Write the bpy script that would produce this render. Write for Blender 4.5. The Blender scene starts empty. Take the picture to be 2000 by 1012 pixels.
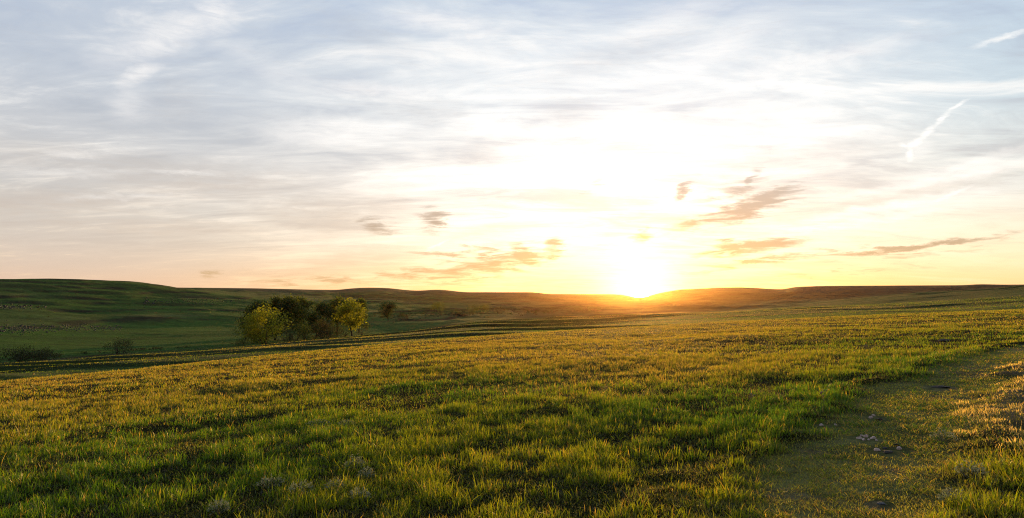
import bpy, math, random
import numpy as np
from mathutils import Vector, Matrix

random.seed(7)
rng = np.random.default_rng(11)
S = bpy.context.scene
COL = S.collection
R = math.radians

# ------------------------------------------------------------------ camera
F = 1428.0            # focal length in photo pixels (photo 2000 x 1012)
HZ = 588.0            # level horizon row
EYE = 1.7
PITCH = math.atan((HZ - 506.0) / F)
CP, SP = math.cos(PITCH), math.sin(PITCH)

def px_dir(x, y):
    """photo pixel -> azimuth (rad, from +Y to +X) and tangent of elevation"""
    x = np.asarray(x, float); y = np.asarray(y, float)
    u = (x - 1000.0) / F; v = (506.0 - y) / F
    X = u; Y = CP - v * SP; Z = SP + v * CP
    return np.arctan2(X, Y), Z / np.hypot(X, Y)

cam = bpy.data.cameras.new("camera")
cam.sensor_width = 36.0
cam.lens = F / 2000.0 * 36.0
cam.clip_start = 0.05
cam.clip_end = 20000.0
camo = bpy.data.objects.new("camera", cam)
COL.objects.link(camo)
camo.location = (0, 0, EYE)
camo.rotation_euler = (math.pi / 2 + PITCH, 0, 0)
S.camera = camo

# ------------------------------------------------------------------ numpy noise
def _hash(ix, iy, seed):
    h = (ix.astype(np.int64) * 374761393 + iy.astype(np.int64) * 668265263 + seed * 974634217) & 0xFFFFFFFF
    h = ((h ^ (h >> 13)) * 1274126177) & 0xFFFFFFFF
    h = (h ^ (h >> 16)) & 0xFFFFFFFF
    return h.astype(np.float64) / 4294967295.0

def vnoise(x, y, seed=0):
    ix = np.floor(x); iy = np.floor(y)
    fx = x - ix; fy = y - iy
    fx = fx * fx * fx * (fx * (fx * 6 - 15) + 10); fy = fy * fy * fy * (fy * (fy * 6 - 15) + 10)
    a = _hash(ix, iy, seed); b = _hash(ix + 1, iy, seed)
    c = _hash(ix, iy + 1, seed); d = _hash(ix + 1, iy + 1, seed)
    return (a * (1 - fx) + b * fx) * (1 - fy) + (c * (1 - fx) + d * fx) * fy

def fbm(x, y, seed=0, oct=4, gain=0.5):
    s = 0; a = 1; t = 0
    for k in range(oct):
        s = s + a * vnoise(x + 17.3 * k, y - 9.1 * k, seed + k)
        t += a; a *= gain; x = x * 2.03; y = y * 2.03
    return s / t          # 0..1

def sstep(a, b, x):
    t = np.clip((x - a) / (b - a), 0, 1)
    return t * t * (3 - 2 * t)

# ------------------------------------------------------------------ terrain
def poly(pts):
    return np.array([p[0] for p in pts], float), np.array([p[1] for p in pts], float)

XS = np.arange(-700, 2701, 10.0)
def gsmooth(a, n=2):
    for _ in range(n):
        p = np.pad(a, 1, mode='edge'); a = (p[:-2] + 2 * p[1:-1] + p[2:]) / 4
    return a

def line(pts, n=3):
    x, y = poly(pts)
    return gsmooth(np.interp(XS, x, y), n)

yA = line([(-700, 830), (-200, 768), (0, 746), (250, 723), (500, 697), (700, 677), (900, 660), (1100, 646), (1250, 638), (1450, 627), (1650, 618), (2000, 604), (2300, 594), (2700, 585)], 6)
dA = line([(-700, 36), (0, 46), (500, 56), (1000, 66), (1500, 80), (2000, 95), (2700, 100)], 6)
yS = line([(-700, 760), (0, 707), (225, 690), (400, 679), (520, 672), (660, 659), (800, 646), (930, 627), (1100, 617), (1250, 609), (1450, 604), (1600, 598), (1800, 590), (2000, 581), (2300, 572), (2700, 565)], 6)
dS = line([(-700, 120), (0, 135), (520, 195), (800, 260), (1000, 330), (1250, 400), (1500, 360), (2000, 260), (2700, 220)], 6)
yV = line([(-700, 665), (0, 655), (250, 654), (500, 640), (700, 620), (850, 612), (1000, 607), (1250, 602), (1450, 597), (1640, 586), (1800, 576), (1900, 569), (2000, 561), (2150, 551), (2400, 540), (2700, 532)], 4)
dV = line([(-700, 260), (0, 290), (500, 380), (800, 480), (1000, 580), (1250, 640), (1450, 560), (2000, 420), (2700, 380)], 6)
yM = line([(-700, 602), (0, 604), (250, 601), (400, 598), (600, 602), (800, 602), (1000, 596), (1250, 595), (1450, 593), (1640, 587), (1800, 578), (2000, 563), (2400, 542), (2700, 534)], 4)
dM = line([(-700, 430), (0, 460), (500, 560), (800, 700), (1000, 820), (1250, 860), (1450, 760), (2000, 560), (2700, 500)], 6)
yW = line([(-700, 540), (-200, 544), (0, 545), (150, 546), (250, 549), (290, 553), (320, 558), (360, 563.5), (430, 572), (500, 580), (600, 588), (800, 589), (1000, 590), (1250, 590), (1450, 588), (1640, 584), (1800, 577), (2000, 566), (2700, 540)], 2)
dW = line([(-700, 640), (0, 720), (300, 800), (500, 800), (800, 950), (1250, 1050), (1500, 950), (2000, 700), (2700, 640)], 6)
yX = line([(-700, 556), (200, 560), (375, 562.5), (500, 563.5), (610, 566), (660, 566.5), (685, 563.5), (720, 562), (760, 563), (800, 567.5), (825, 568), (840, 566.5), (862, 566), (885, 568.5), (905, 571), (1040, 571), (1055, 572), (1066, 574.5), (1200, 575), (1218, 576.5), (1238, 581), (1262, 581), (1282, 574), (1330, 565.5), (1365, 564.5), (1400, 562.5), (1445, 561.5), (1480, 563), (1510, 565), (1535, 565.5), (1550, 561), (1600, 559), (1750, 558), (1880, 557.5), (1915, 555.5), (1960, 556.5), (2050, 556), (2700, 560)], 1)  # skyline dip at the sun is added, shaped to imitate its bloom
dX = line([(-700, 1500), (375, 1500), (600, 1600), (720, 2000), (880, 2000), (950, 1700), (1250, 1750), (1500, 1700), (1560, 1500), (2000, 1400), (2700, 1400)], 4)

def zz(y, d):
    az, t = px_dir(XS, y)
    return az, EYE + d * t

AZH = px_dir(XS, np.full_like(XS, 600.0))[0]
def dipz(y, d, dpx):
    return zz(y + dpx, d)[1]

stD, stZ = [], []
def station(d, z):
    stD.append(np.asarray(d, float)); stZ.append(np.asarray(z, float))

zA = zz(yA, dA)[1]
station(0 * dA, 0 * dA)
station(dA * 0.5, zA * 0.5 + 0.05)
station(dA, zA)
lr = sstep(1150, 1500, XS)           # 0 on the valley side, 1 on the right slope
gap = yA - yS
yB = yA - gap * 0.33; yC = yA - gap * 0.70
dB = dA * 0.62 + (dS - dA) * 0.15 + dA * 0.38; dC = dA + (dS - dA) * 0.5
wob = 2.0 * np.sin(XS / 130.0) + 1.5 * np.sin(XS / 57.0 + 1)
station(dA * 0.6 + dB * 0.4, dipz(yA, dA * 0.6 + dB * 0.4, 3.0 - 2.0 * lr))
station(dB, zz(yB + wob * 0.4, dB)[1])
dB2 = dB * 0.65 + dC * 0.35
station(dB2, dipz(yB, dB2, 2.0 - 1.5 * lr))
station(dC, zz(yC + wob * 0.5, dC)[1])
dC2 = dC * 0.5 + dS * 0.5
station(dC2, dipz(yC - (yC - yS) * 0.3, dC2, 2.5 - 2.0 * lr))
station(dS * 0.96, zz(yS + 1.5, dS * 0.96)[1])
station(dS * 1.01, dipz(yS, dS * 1.01, 9.0 - 8.0 * lr))          # stream cut
station(dS * 1.05, dipz(yS, dS * 1.05, 2.0 - 2.4 * lr))
station(dV, zz(yV, dV)[1])
station(dM, zz(yM, dM)[1])
station(dM * 0.55 + dW * 0.45, zz(yM * 0.45 + yW * 0.55, dM * 0.55 + dW * 0.45)[1])
station(dW, zz(yW, dW)[1])
dW2 = dW * 0.75 + dX * 0.25
station(dW2, np.minimum(dipz(yW, dW2, 3.0), zz(yW * 0.7 + yX * 0.3, dW2)[1]))
dXm = dW * 0.35 + dX * 0.65
station(dXm, np.minimum(zz(yW * 0.4 + yX * 0.6, dXm)[1], zz(yX + 2.5, dXm)[1]))
zX = zz(yX, dX)[1]
station(dX, zX)
station(dX * 1.15, zX - 6)
station(2650 + 0 * dX, zX * 0.0 - 10)
stD = np.array(stD); stZ = np.array(stZ)

def pchip(x, y, xi):
    h = np.diff(x); dl = np.diff(y) / h
    m = np.zeros_like(y)
    for k in range(1, len(x) - 1):
        if dl[k - 1] * dl[k] > 0:
            w1 = 2 * h[k] + h[k - 1]; w2 = h[k] + 2 * h[k - 1]
            m[k] = (w1 + w2) / (w1 / dl[k - 1] + w2 / dl[k])
    m[0] = dl[0]; m[-1] = dl[-1]
    i = np.clip(np.searchsorted(x, xi) - 1, 0, len(x) - 2)
    t = (xi - x[i]) / h[i]
    t2 = t * t; t3 = t2 * t
    return (2 * t3 - 3 * t2 + 1) * y[i] + (t3 - 2 * t2 + t) * h[i] * m[i] + (-2 * t3 + 3 * t2) * y[i + 1] + (t3 - t2) * h[i] * m[i + 1]

azf = np.radians(np.concatenate([np.arange(-46.0, 46.001, 0.125)]))
azb = np.radians(np.concatenate([np.arange(48, 312.1, 4.0)]))
AZ = np.concatenate([azf, azb])      # increasing, -46..312
NA = len(AZ)
ND = 980
DR = np.concatenate([[0.0, 0.8, 1.6], np.geomspace(2.4, 2640.0, ND - 3)])

ZT = np.zeros((NA, ND))
aw = (AZ + math.pi) % (2 * math.pi) - math.pi
sD = np.array([np.interp(aw, AZH, r, period=2 * math.pi) for r in stD])
sZ = np.array([np.interp(aw, AZH, r, period=2 * math.pi) for r in stZ])
for i in range(NA):
    ZT[i] = pchip(sD[:, i], sZ[:, i], DR)
colA = sD[2]; colS = sD[9]; colX = sD[-3]

# the worn two-track path, in world coordinates (on the near plane)
def base_z(x, y):
    az = np.arctan2(x, y); d = np.hypot(x, y)
    return look(ZT, az, d)

LOGR = DR
def look(T, az, d):
    a = (np.asarray(az, float) + math.pi) % (2 * math.pi) - math.pi
    a = np.where(a < AZ[0], a + 2 * math.pi, a)
    ia = np.clip(np.searchsorted(AZ, a) - 1, 0, NA - 2)
    fa = np.clip((a - AZ[ia]) / (AZ[ia + 1] - AZ[ia]), 0, 1)
    d = np.clip(d, 0, DR[-1] - 1e-6)
    j = np.clip(np.searchsorted(DR, d, side='right') - 1, 0, ND - 2)
    fd = (d - DR[j]) / (DR[j + 1] - DR[j])
    return (T[ia, j] * (1 - fa) + T[ia + 1, j] * fa) * (1 - fd) + (T[ia, j + 1] * (1 - fa) + T[ia + 1, j + 1] * fa) * fd

def hit(x, y, T=None, dmin=2.0):
    """ground point seen at photo pixel (x, y)"""
    T = ZT if T is None else T
    az, t = px_dir(x, y)
    ds = np.geomspace(dmin, 2600, 6000)
    z = look(T, np.full_like(ds, az), ds)
    k = np.argmax(z >= EYE + ds * t)
    if k == 0: k = len(ds) - 1
    d = ds[k]
    return float(d * math.sin(az)), float(d * math.cos(az)), float(z[k])

TRK = np.array([hit(*p)[:2] for p in [(1625, 1060), (1640, 1000), (1655, 940), (1680, 885), (1725, 835), (1775, 790), (1835, 750), (1905, 717), (1975, 693), (2060, 670), (2200, 645), (2400, 625)]])
TRK = np.vstack([TRK[0] - (TRK[1] - TRK[0]) * 12 / np.linalg.norm(TRK[1] - TRK[0]), TRK])

def track_dist(x, y):
    """signed distance to the track centre line (right positive)"""
    best = np.full(np.shape(x), 1e9); sg = np.zeros(np.shape(x))
    for a, b in zip(TRK[:-1], TRK[1:]):
        ab = b - a; L2 = ab @ ab
        t = np.clip(((x - a[0]) * ab[0] + (y - a[1]) * ab[1]) / L2, 0, 1)
        qx = x - a[0] - t * ab[0]; qy = y - a[1] - t * ab[1]
        dd = np.hypot(qx, qy)
        s = np.sign(qx * ab[1] - qy * ab[0])
        m = dd < best
        best = np.where(m, dd, best); sg = np.where(m, s, sg)
    return best * sg

def wiggle(x, y):
    return (fbm(x / 1.1, y / 1.1, 91, 3) - 0.5) * 1.1

GX = np.sin(AZ)[:, None] * DR[None]; GY = np.cos(AZ)[:, None] * DR[None]
dd = DR[None] + 0 * GX
near = dd < 75
tdist = np.full_like(GX, 99.0)
tdist[near] = track_dist(GX[near], GY[near]) + wiggle(GX[near], GY[near])
rel = dd / colA[:, None]
# relief: hummocks on the near field, swales farther out
ZT += (fbm(GX / 2.6, GY / 2.6, 3, 3) - 0.5) * 0.10 * sstep(2, 6, dd) * (1 - sstep(0.75, 1.0, rel)) * (1 - 0.6 * sstep(1.4, 0.6, np.abs(tdist)))
ZT += (fbm(GX / 9, GY / 9, 5, 3) - 0.5) * 0.22 * sstep(4, 14, dd) * (1 - sstep(0.7, 0.98, rel))
flat0 = 1 - sstep(0.70, 0.9, dd / sD[15][:, None]) * sstep(1.35, 1.1, dd / sD[15][:, None]) * sstep(-0.20, -0.28, aw)[:, None]
ZT += flat0 * (fbm(GX / 60, GY / 60, 23, 4) - 0.5) * 0.008 * dd * sstep(1.05, 1.5, rel) * (1 - sstep(0.78, 0.97, dd / colX[:, None]))
flatW = 1 - sstep(0.80, 0.95, dd / sD[15][:, None]) * sstep(1.25, 1.05, dd / sD[15][:, None]) * sstep(-0.20, -0.28, aw)[:, None]
hill = flatW * sstep(1.1, 1.7, dd / colS[:, None]) * (1 - sstep(0.9, 0.99, dd / colX[:, None]))
step = 5.0 + 0 * dd
zw = ZT + (fbm(GX / 90, GY / 90, 41, 3) - 0.5) * 6
ZT += hill * 0.42 * np.sin(2 * np.pi * zw / 4.2) * sstep(0.2, 0.7, fbm(GX / 150, GY / 150, 47, 2))
def saw(u, k=0.16):
    f = u - np.floor(u)
    up = sstep(0, k, f); dn = sstep(k, 1.0, f)
    return up - dn
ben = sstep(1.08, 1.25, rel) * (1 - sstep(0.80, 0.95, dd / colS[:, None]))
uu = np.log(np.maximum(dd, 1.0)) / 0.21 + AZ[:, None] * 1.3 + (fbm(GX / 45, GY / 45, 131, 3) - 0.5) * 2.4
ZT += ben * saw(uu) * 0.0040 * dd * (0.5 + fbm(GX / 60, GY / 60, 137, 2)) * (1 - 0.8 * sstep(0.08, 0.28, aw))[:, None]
val = sstep(1.05, 1.15, dd / colS[:, None]) * (1 - sstep(0.75, 0.95, dd / sD[13][:, None])) * sstep(-0.25, -0.1, aw)[:, None] * (1 - sstep(0.22, 0.34, aw))[:, None]
uv = np.log(np.maximum(dd, 1.0)) / 0.17 + AZ[:, None] * 1.0 + (fbm(GX / 70, GY / 110, 141, 3) - 0.5) * 3.5
ZT += val * saw(uv, 0.2) * 0.0030 * dd * sstep(0.35, 0.65, fbm(GX / 60, GY / 60, 139, 2))
ZT -= 0.022 * sstep(1.1, 0.3, np.abs(tdist))
ZT += 0.05 * sstep(0.5, 0.0, np.abs(np.abs(tdist) - 1.25))

def ground_z(x, y):
    return look(ZT, np.arctan2(x, y), np.hypot(x, y))

# ------------------------------------------------------------------ materials
class Sock:
    """tiny expression wrapper for shader math"""
    def __init__(s, nt, sock): s.nt = nt; s.s = sock
    def _m(s, op, o=None, o2=None, clamp=False):
        n = s.nt.nodes.new('ShaderNodeMath'); n.operation = op; n.use_clamp = clamp
        for i, v in enumerate((s, o, o2)):
            if v is None: continue
            if isinstance(v, Sock): s.nt.links.new(v.s, n.inputs[i])
            else: n.inputs[i].default_value = v
        return Sock(s.nt, n.outputs[0])
    def __add__(s, o): return s._m('ADD', o)
    __radd__ = __add__
    def __mul__(s, o): return s._m('MULTIPLY', o)
    __rmul__ = __mul__
    def __sub__(s, o): return s._m('SUBTRACT', o)
    def __rsub__(s, o): return (s * -1.0) + o
    def __truediv__(s, o): return s._m('DIVIDE', o)
    def __pow__(s, o): return s._m('POWER', o)
    def abs(s): return s._m('ABSOLUTE')
    def max(s, o): return s._m('MAXIMUM', o)
    def min(s, o): return s._m('MINIMUM', o)
    def sat(s): return s._m('ADD', 0.0, clamp=True)
    def exp(s): return s._m('EXPONENT')
    def smooth(s, a, b, lo=0.0, hi=1.0):
        n = s.nt.nodes.new('ShaderNodeMapRange'); n.interpolation_type = 'SMOOTHSTEP'
        s.nt.links.new(s.s, n.inputs[0])
        n.inputs[1].default_value = a; n.inputs[2].default_value = b
        n.inputs[3].default_value = lo; n.inputs[4].default_value = hi
        return Sock(s.nt, n.outputs[0])

class NT:
    def __init__(s, nt): s.nt = nt
    def new(s, t): return s.nt.nodes.new(t)
    def link(s, a, b): s.nt.links.new(a.s if isinstance(a, Sock) else a, b)
    def val(s, v):
        n = s.new('ShaderNodeValue'); n.outputs[0].default_value = v; return Sock(s.nt, n.outputs[0])
    def xyz(s, x, y, z=0.0):
        n = s.new('ShaderNodeCombineXYZ')
        for i, v in enumerate((x, y, z)):
            if isinstance(v, Sock): s.link(v, n.inputs[i])
            else: n.inputs[i].default_value = v
        return n.outputs[0]
    def sep(s, v):
        n = s.new('ShaderNodeSeparateXYZ'); s.link(v, n.inputs[0]); return [Sock(s.nt, o) for o in n.outputs]
    def mapping(s, v, loc=(0, 0, 0), rot=(0, 0, 0), scale=(1, 1, 1), typ='POINT'):
        n = s.new('ShaderNodeMapping'); n.vector_type = typ
        s.link(v, n.inputs[0])
        n.inputs[1].default_value = loc; n.inputs[2].default_value = rot; n.inputs[3].default_value = scale
        return n.outputs[0]
    def noise(s, v, scale, detail=3.0, rough=0.5, dist=0.0, out=0):
        n = s.new('ShaderNodeTexNoise'); s.link(v, n.inputs['Vector'])
        n.inputs['Scale'].default_value = scale; n.inputs['Detail'].default_value = detail
        n.inputs['Roughness'].default_value = rough; n.inputs['Distortion'].default_value = dist
        return Sock(s.nt, n.outputs[out])
    def mix(s, f, a, b):
        n = s.new('ShaderNodeMix'); n.data_type = 'RGBA'
        for k, v in ((0, f), (6, a), (7, b)):
            if isinstance(v, Sock) or hasattr(v, 'is_linked'): s.link(v, n.inputs[k])
            elif k == 0: n.inputs[0].default_value = v
            else: n.inputs[k].default_value = (v[0], v[1], v[2], 1)
        return Sock(s.nt, n.outputs[2])
    def blend(s, a, b, op, f=1.0):
        n = s.new('ShaderNodeMix'); n.data_type = 'RGBA'; n.blend_type = op
        for k, v in ((0, f), (6, a), (7, b)):
            if isinstance(v, Sock) or hasattr(v, 'is_linked'): s.link(v, n.inputs[k])
            elif k == 0: n.inputs[0].default_value = v
            else: n.inputs[k].default_value = (v[0], v[1], v[2], 1)
        return Sock(s.nt, n.outputs[2])
    def ramp(s, f, stops):
        n = s.new('ShaderNodeValToRGB'); s.link(f, n.inputs[0])
        e = n.color_ramp.elements
        while len(e) < len(stops): e.new(0.5)
        for el, (p, c) in zip(e, stops):
            el.position = p; el.color = (c[0], c[1], c[2], 1)
        return Sock(s.nt, n.outputs[0])
    def attr(s, name, out='Color'):
        n = s.new('ShaderNodeAttribute'); n.attribute_name = name
        return Sock(s.nt, n.outputs[out])

def new_mat(name):
    m = bpy.data.materials.new(name); m.use_nodes = True
    m.node_tree.nodes.clear()
    t = NT(m.node_tree)
    out = t.new('ShaderNodeOutputMaterial')
    return m, t, out

def leafy_mat(name, attr, transl=0.45, tgain=(1.6, 1.5, 0.6), rough=0.5, gloss=0.06):
    m, t, out = new_mat(name)
    c = t.attr(attr)
    d = t.new('ShaderNodeBsdfDiffuse'); t.link(c, d.inputs[0])
    tr = t.new('ShaderNodeBsdfTranslucent')
    t.link(t.blend(c, tgain, 'MULTIPLY'), tr.inputs[0])
    mx = t.new('ShaderNodeMixShader'); mx.inputs[0].default_value = transl
    t.link(d.outputs[0], mx.inputs[1]); t.link(tr.outputs[0], mx.inputs[2])
    g = t.new('ShaderNodeBsdfGlossy'); g.inputs['Roughness'].default_value = rough
    g.inputs[0].default_value = (0.9, 0.9, 0.85, 1)
    mx2 = t.new('ShaderNodeMixShader'); mx2.inputs[0].default_value = gloss
    t.link(mx.outputs[0], mx2.inputs[1]); t.link(g.outputs[0], mx2.inputs[2])
    t.link(mx2.outputs[0], out.inputs[0])
    return m

def bark_mat():
    m, t, out = new_mat('bark')
    tc = t.new('ShaderNodeTexCoord')
    n = t.noise(tc.outputs['Object'], 6.0, 5, 0.65)
    b = t.new('ShaderNodeBsdfPrincipled')
    t.link(t.ramp(n, [(0.3, (0.035, 0.026, 0.018)), (0.7, (0.10, 0.078, 0.055))]), b.inputs['Base Color'])
    b.inputs['Roughness'].default_value = 0.9
    t.link(b.outputs[0], out.inputs[0])
    return m

def stone_mat(name, c1, c2):
    m, t, out = new_mat(name)
    tc = t.new('ShaderNodeTexCoord')
    n = t.noise(tc.outputs['Object'], 14.0, 6, 0.65)
    b = t.new('ShaderNodeBsdfPrincipled')
    t.link(t.ramp(n, [(0.3, c1), (0.65, c2)]), b.inputs['Base Color'])
    b.inputs['Roughness'].default_value = 0.85
    bp = t.new('ShaderNodeBump'); bp.inputs['Strength'].default_value = 0.5; bp.inputs['Distance'].default_value = 0.01
    t.link(n, bp.inputs['Height']); t.link(bp.outputs[0], b.inputs['Normal'])
    t.link(b.outputs[0], out.inputs[0])
    return m

def ground_mat(name, far):
    m, t, out = new_mat(name)
    g = t.new('ShaderNodeNewGeometry')
    pos = g.outputs['Position']
    base = t.attr('turf')
    if far:
        n1 = t.noise(t.mapping(pos, scale=(0.02, 0.05, 0.05)), 1.0, 6, 0.6)
        n2 = t.noise(t.mapping(pos, scale=(0.25, 0.4, 0.4)), 1.0, 5, 0.7)
        nb = t.noise(pos, 0.5, 6, 0.75)
        bd = 0.9
    else:
        n1 = t.noise(pos, 0.45, 5, 0.6)
        n2 = t.noise(pos, 7.0, 6, 0.7)
        nb = t.noise(pos, 9.0, 6, 0.75)
        bd = 0.06
    f = ((n1 - 0.5) * 1.5 + (n2 - 0.5) * 2.6 + 1.0).max(0.25)
    fv = t.xyz(f, f, f)
    col = t.blend(base, fv, 'MULTIPLY')
    b = t.new('ShaderNodeBsdfPrincipled')
    t.link(col, b.inputs['Base Color'])
    b.inputs['Roughness'].default_value = 0.95
    b.inputs['Specular IOR Level'].default_value = 0.03 if far else 0.01
    bp = t.new('ShaderNodeBump'); bp.inputs['Strength'].default_value = 1.0; bp.inputs['Distance'].default_value = bd
    t.link(nb, bp.inputs['Height']); t.link(bp.outputs[0], b.inputs['Normal'])
    t.link(b.outputs[0], out.inputs[0])
    return m

# ------------------------------------------------------------------ mesh helpers
def link(o, parent=None):
    COL.objects.link(o)
    if parent is not None: o.parent = parent
    return o

def np_mesh(name, verts, quads=None, tris=None, mat=None, color=None, cname='tint', smooth=False):
    me = bpy.data.meshes.new(name)
    verts = np.ascontiguousarray(verts, np.float32)
    nq = 0 if quads is None else len(quads); ntr = 0 if tris is None else len(tris)
    me.vertices.add(len(verts)); me.vertices.foreach_set('co', verts.ravel())
    idx = []
    if nq: idx.append(np.asarray(quads, np.int32).ravel())
    if ntr: idx.append(np.asarray(tris, np.int32).ravel())
    idx = np.concatenate(idx)
    st = np.concatenate([np.arange(nq) * 4, nq * 4 + np.arange(ntr) * 3]).astype(np.int32)
    me.loops.add(len(idx)); me.loops.foreach_set('vertex_index', idx)
    me.polygons.add(nq + ntr); me.polygons.foreach_set('loop_start', st)
    me.update(calc_edges=True)
    if smooth:
        me.polygons.foreach_set('use_smooth', np.ones(nq + ntr, bool))
    if color is not None:
        at = me.color_attributes.new(cname, 'FLOAT_COLOR', 'POINT')
        c4 = np.ones((len(verts), 4), np.float32); c4[:, :3] = color
        at.data.foreach_set('color', c4.ravel())
    if mat is not None: me.materials.append(mat)
    return me

def obj(name, me, parent=None, loc=(0, 0, 0), rz=0.0, sc=1.0):
    o = bpy.data.objects.new(name, me)
    o.location = loc; o.rotation_euler = (0, 0, rz)
    o.scale = (sc, sc, sc) if not hasattr(sc, '__len__') else sc
    return link(o, parent)

def thing(name, label, cat, loc=(0, 0, 0), rz=0.0, group=None, sc=1.0):
    o = bpy.data.objects.new(name, None); o.empty_display_size = 0.3
    o.location = loc; o.rotation_euler = (0, 0, rz)
    o.scale = (sc, sc, sc) if not hasattr(sc, '__len__') else sc
    o['label'] = label; o['category'] = cat
    if group: o['group'] = group
    return link(o)

def tag(o, label=None, cat=None, group=None, kind=None):
    if label: o['label'] = label
    if cat: o['category'] = cat
    if group: o['group'] = group
    if kind: o['kind'] = kind
    return o

# ------------------------------------------------------------------ ground sheets
GREEN = np.array([0.014, 0.016, 0.005]); TAN = np.array([0.085, 0.062, 0.022]); BROWN = np.array([0.075, 0.052, 0.030])
MOSS = np.array([0.170, 0.180, 0.068]); DEEP = np.array([0.030, 0.052, 0.016]); PALE = np.array([0.10, 0.105, 0.040])

def lerp(a, b, t):
    t = np.asarray(t)[..., None]
    return a * (1 - t) + b * t

def dry_and_sun_glow(x, y):
    """0 = lush green, 1 = straw coloured sward; includes warm sun flare painted into the grass below the sun"""
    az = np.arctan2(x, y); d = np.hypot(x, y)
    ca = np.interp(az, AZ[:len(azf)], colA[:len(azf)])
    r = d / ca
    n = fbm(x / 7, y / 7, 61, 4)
    b = sstep(0.15, 0.70, r) * 0.85 * (1 - 0.35 * sstep(0.25, 0.5, az)) + sstep(-0.18, 0.14, az) * (1 - sstep(0.20, 0.45, az)) * sstep(0.10, 0.28, r) * 0.80 - 0.10  # second term paints the sun's warm flare into the grass colour
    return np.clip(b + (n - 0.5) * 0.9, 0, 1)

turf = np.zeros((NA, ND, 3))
dry = dry_and_sun_glow(GX, GY)  # dry sward plus the painted warmth below the sun
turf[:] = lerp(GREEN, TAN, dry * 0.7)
m = sstep(1.0, 0.5, np.abs(tdist))
turf = lerp(turf, MOSS, m * 0.9)
turf = lerp(turf, np.array([0.040, 0.050, 0.016]), m * sstep(0.50, 0.66, fbm(GX / 0.7, GY / 0.7, 151, 3)) * 0.55)
turf = lerp(turf, np.array([0.17, 0.14, 0.085]), m * sstep(0.54, 0.68, fbm(GX / 0.9, GY / 0.9, 157, 3)) * 0.7)
b1 = sstep(0.6, 0.2, np.abs(tdist - 1.35)) * sstep(9, 13, dd)
turf = lerp(turf, np.array([0.20, 0.16, 0.10]), b1 * 0.8)
# benches beyond the field crest
nb = fbm(GX / 26, GY / 26, 77, 4)
bench = lerp(np.array([0.046, 0.086, 0.016]), np.array([0.115, 0.118, 0.032]), sstep(0.35, 0.7, nb))
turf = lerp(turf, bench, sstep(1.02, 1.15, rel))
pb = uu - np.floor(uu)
turf = lerp(turf, np.array([0.020, 0.034, 0.008]), ben * sstep(0.02, 0.06, pb) * sstep(0.24, 0.15, pb) * 0.75)  # lush bank faces; their shadow side is put into the colour too
turf = lerp(turf, np.array([0.17, 0.145, 0.050]), ben * sstep(0.20, 0.26, pb) * sstep(0.75, 0.35, pb) * 0.55)  # dry treads; the low sun's gold is put into the colour too
# valley floor and hillsides
nh = fbm(GX / 120, GY / 120, 83, 4)
nh2 = fbm(GX / 35, GY / 35, 87, 4)
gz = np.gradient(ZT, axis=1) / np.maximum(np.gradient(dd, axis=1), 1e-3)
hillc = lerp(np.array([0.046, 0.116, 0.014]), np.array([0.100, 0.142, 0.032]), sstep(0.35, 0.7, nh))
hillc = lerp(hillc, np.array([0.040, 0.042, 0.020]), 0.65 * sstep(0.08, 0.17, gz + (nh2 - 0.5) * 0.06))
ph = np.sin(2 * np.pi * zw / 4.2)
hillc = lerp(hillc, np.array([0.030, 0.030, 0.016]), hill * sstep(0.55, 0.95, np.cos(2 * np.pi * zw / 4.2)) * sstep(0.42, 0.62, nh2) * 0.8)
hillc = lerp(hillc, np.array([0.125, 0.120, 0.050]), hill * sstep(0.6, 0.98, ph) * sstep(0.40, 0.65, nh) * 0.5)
azd = aw[:, None] + 0 * dd
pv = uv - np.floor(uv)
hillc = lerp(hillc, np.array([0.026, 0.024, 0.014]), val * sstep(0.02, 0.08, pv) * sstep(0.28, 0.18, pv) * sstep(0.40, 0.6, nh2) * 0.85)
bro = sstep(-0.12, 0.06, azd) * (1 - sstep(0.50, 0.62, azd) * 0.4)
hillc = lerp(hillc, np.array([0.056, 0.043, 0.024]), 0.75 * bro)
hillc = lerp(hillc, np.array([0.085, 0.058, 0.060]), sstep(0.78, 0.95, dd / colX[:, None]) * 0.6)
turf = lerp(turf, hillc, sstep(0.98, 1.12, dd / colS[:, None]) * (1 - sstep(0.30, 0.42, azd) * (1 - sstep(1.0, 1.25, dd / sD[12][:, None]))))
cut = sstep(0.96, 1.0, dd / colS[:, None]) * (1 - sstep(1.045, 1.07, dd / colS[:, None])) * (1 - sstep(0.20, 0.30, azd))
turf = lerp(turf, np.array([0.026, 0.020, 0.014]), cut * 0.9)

def sheet(name, mat, keep):
    idx = np.arange(NA * ND).reshape(NA, ND)
    a = idx; b = np.roll(idx, -1, axis=0)
    q = np.stack([a[:, :-1], a[:, 1:], b[:, 1:], b[:, :-1]], -1)    # (NA, ND-1, 4)
    q = q[keep[:, :-1]]
    used = np.unique(q); remap = np.full(NA * ND, -1); remap[used] = np.arange(len(used))
    V = np.stack([GX, GY, ZT], -1).reshape(-1, 3)[used]
    C = turf.reshape(-1, 3)[used]
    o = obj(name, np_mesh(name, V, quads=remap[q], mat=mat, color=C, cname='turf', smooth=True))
    o['kind'] = 'structure'
    return o

isground = dd < colS[:, None] * 1.0
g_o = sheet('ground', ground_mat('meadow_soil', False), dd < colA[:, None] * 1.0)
h_o = sheet('valley', ground_mat('valley_turf', True), (dd >= colA[:, None]) & (dd < sD[12][:, None]))
k_o = sheet('hills', ground_mat('hill_turf', True), dd >= sD[12][:, None])

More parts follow.
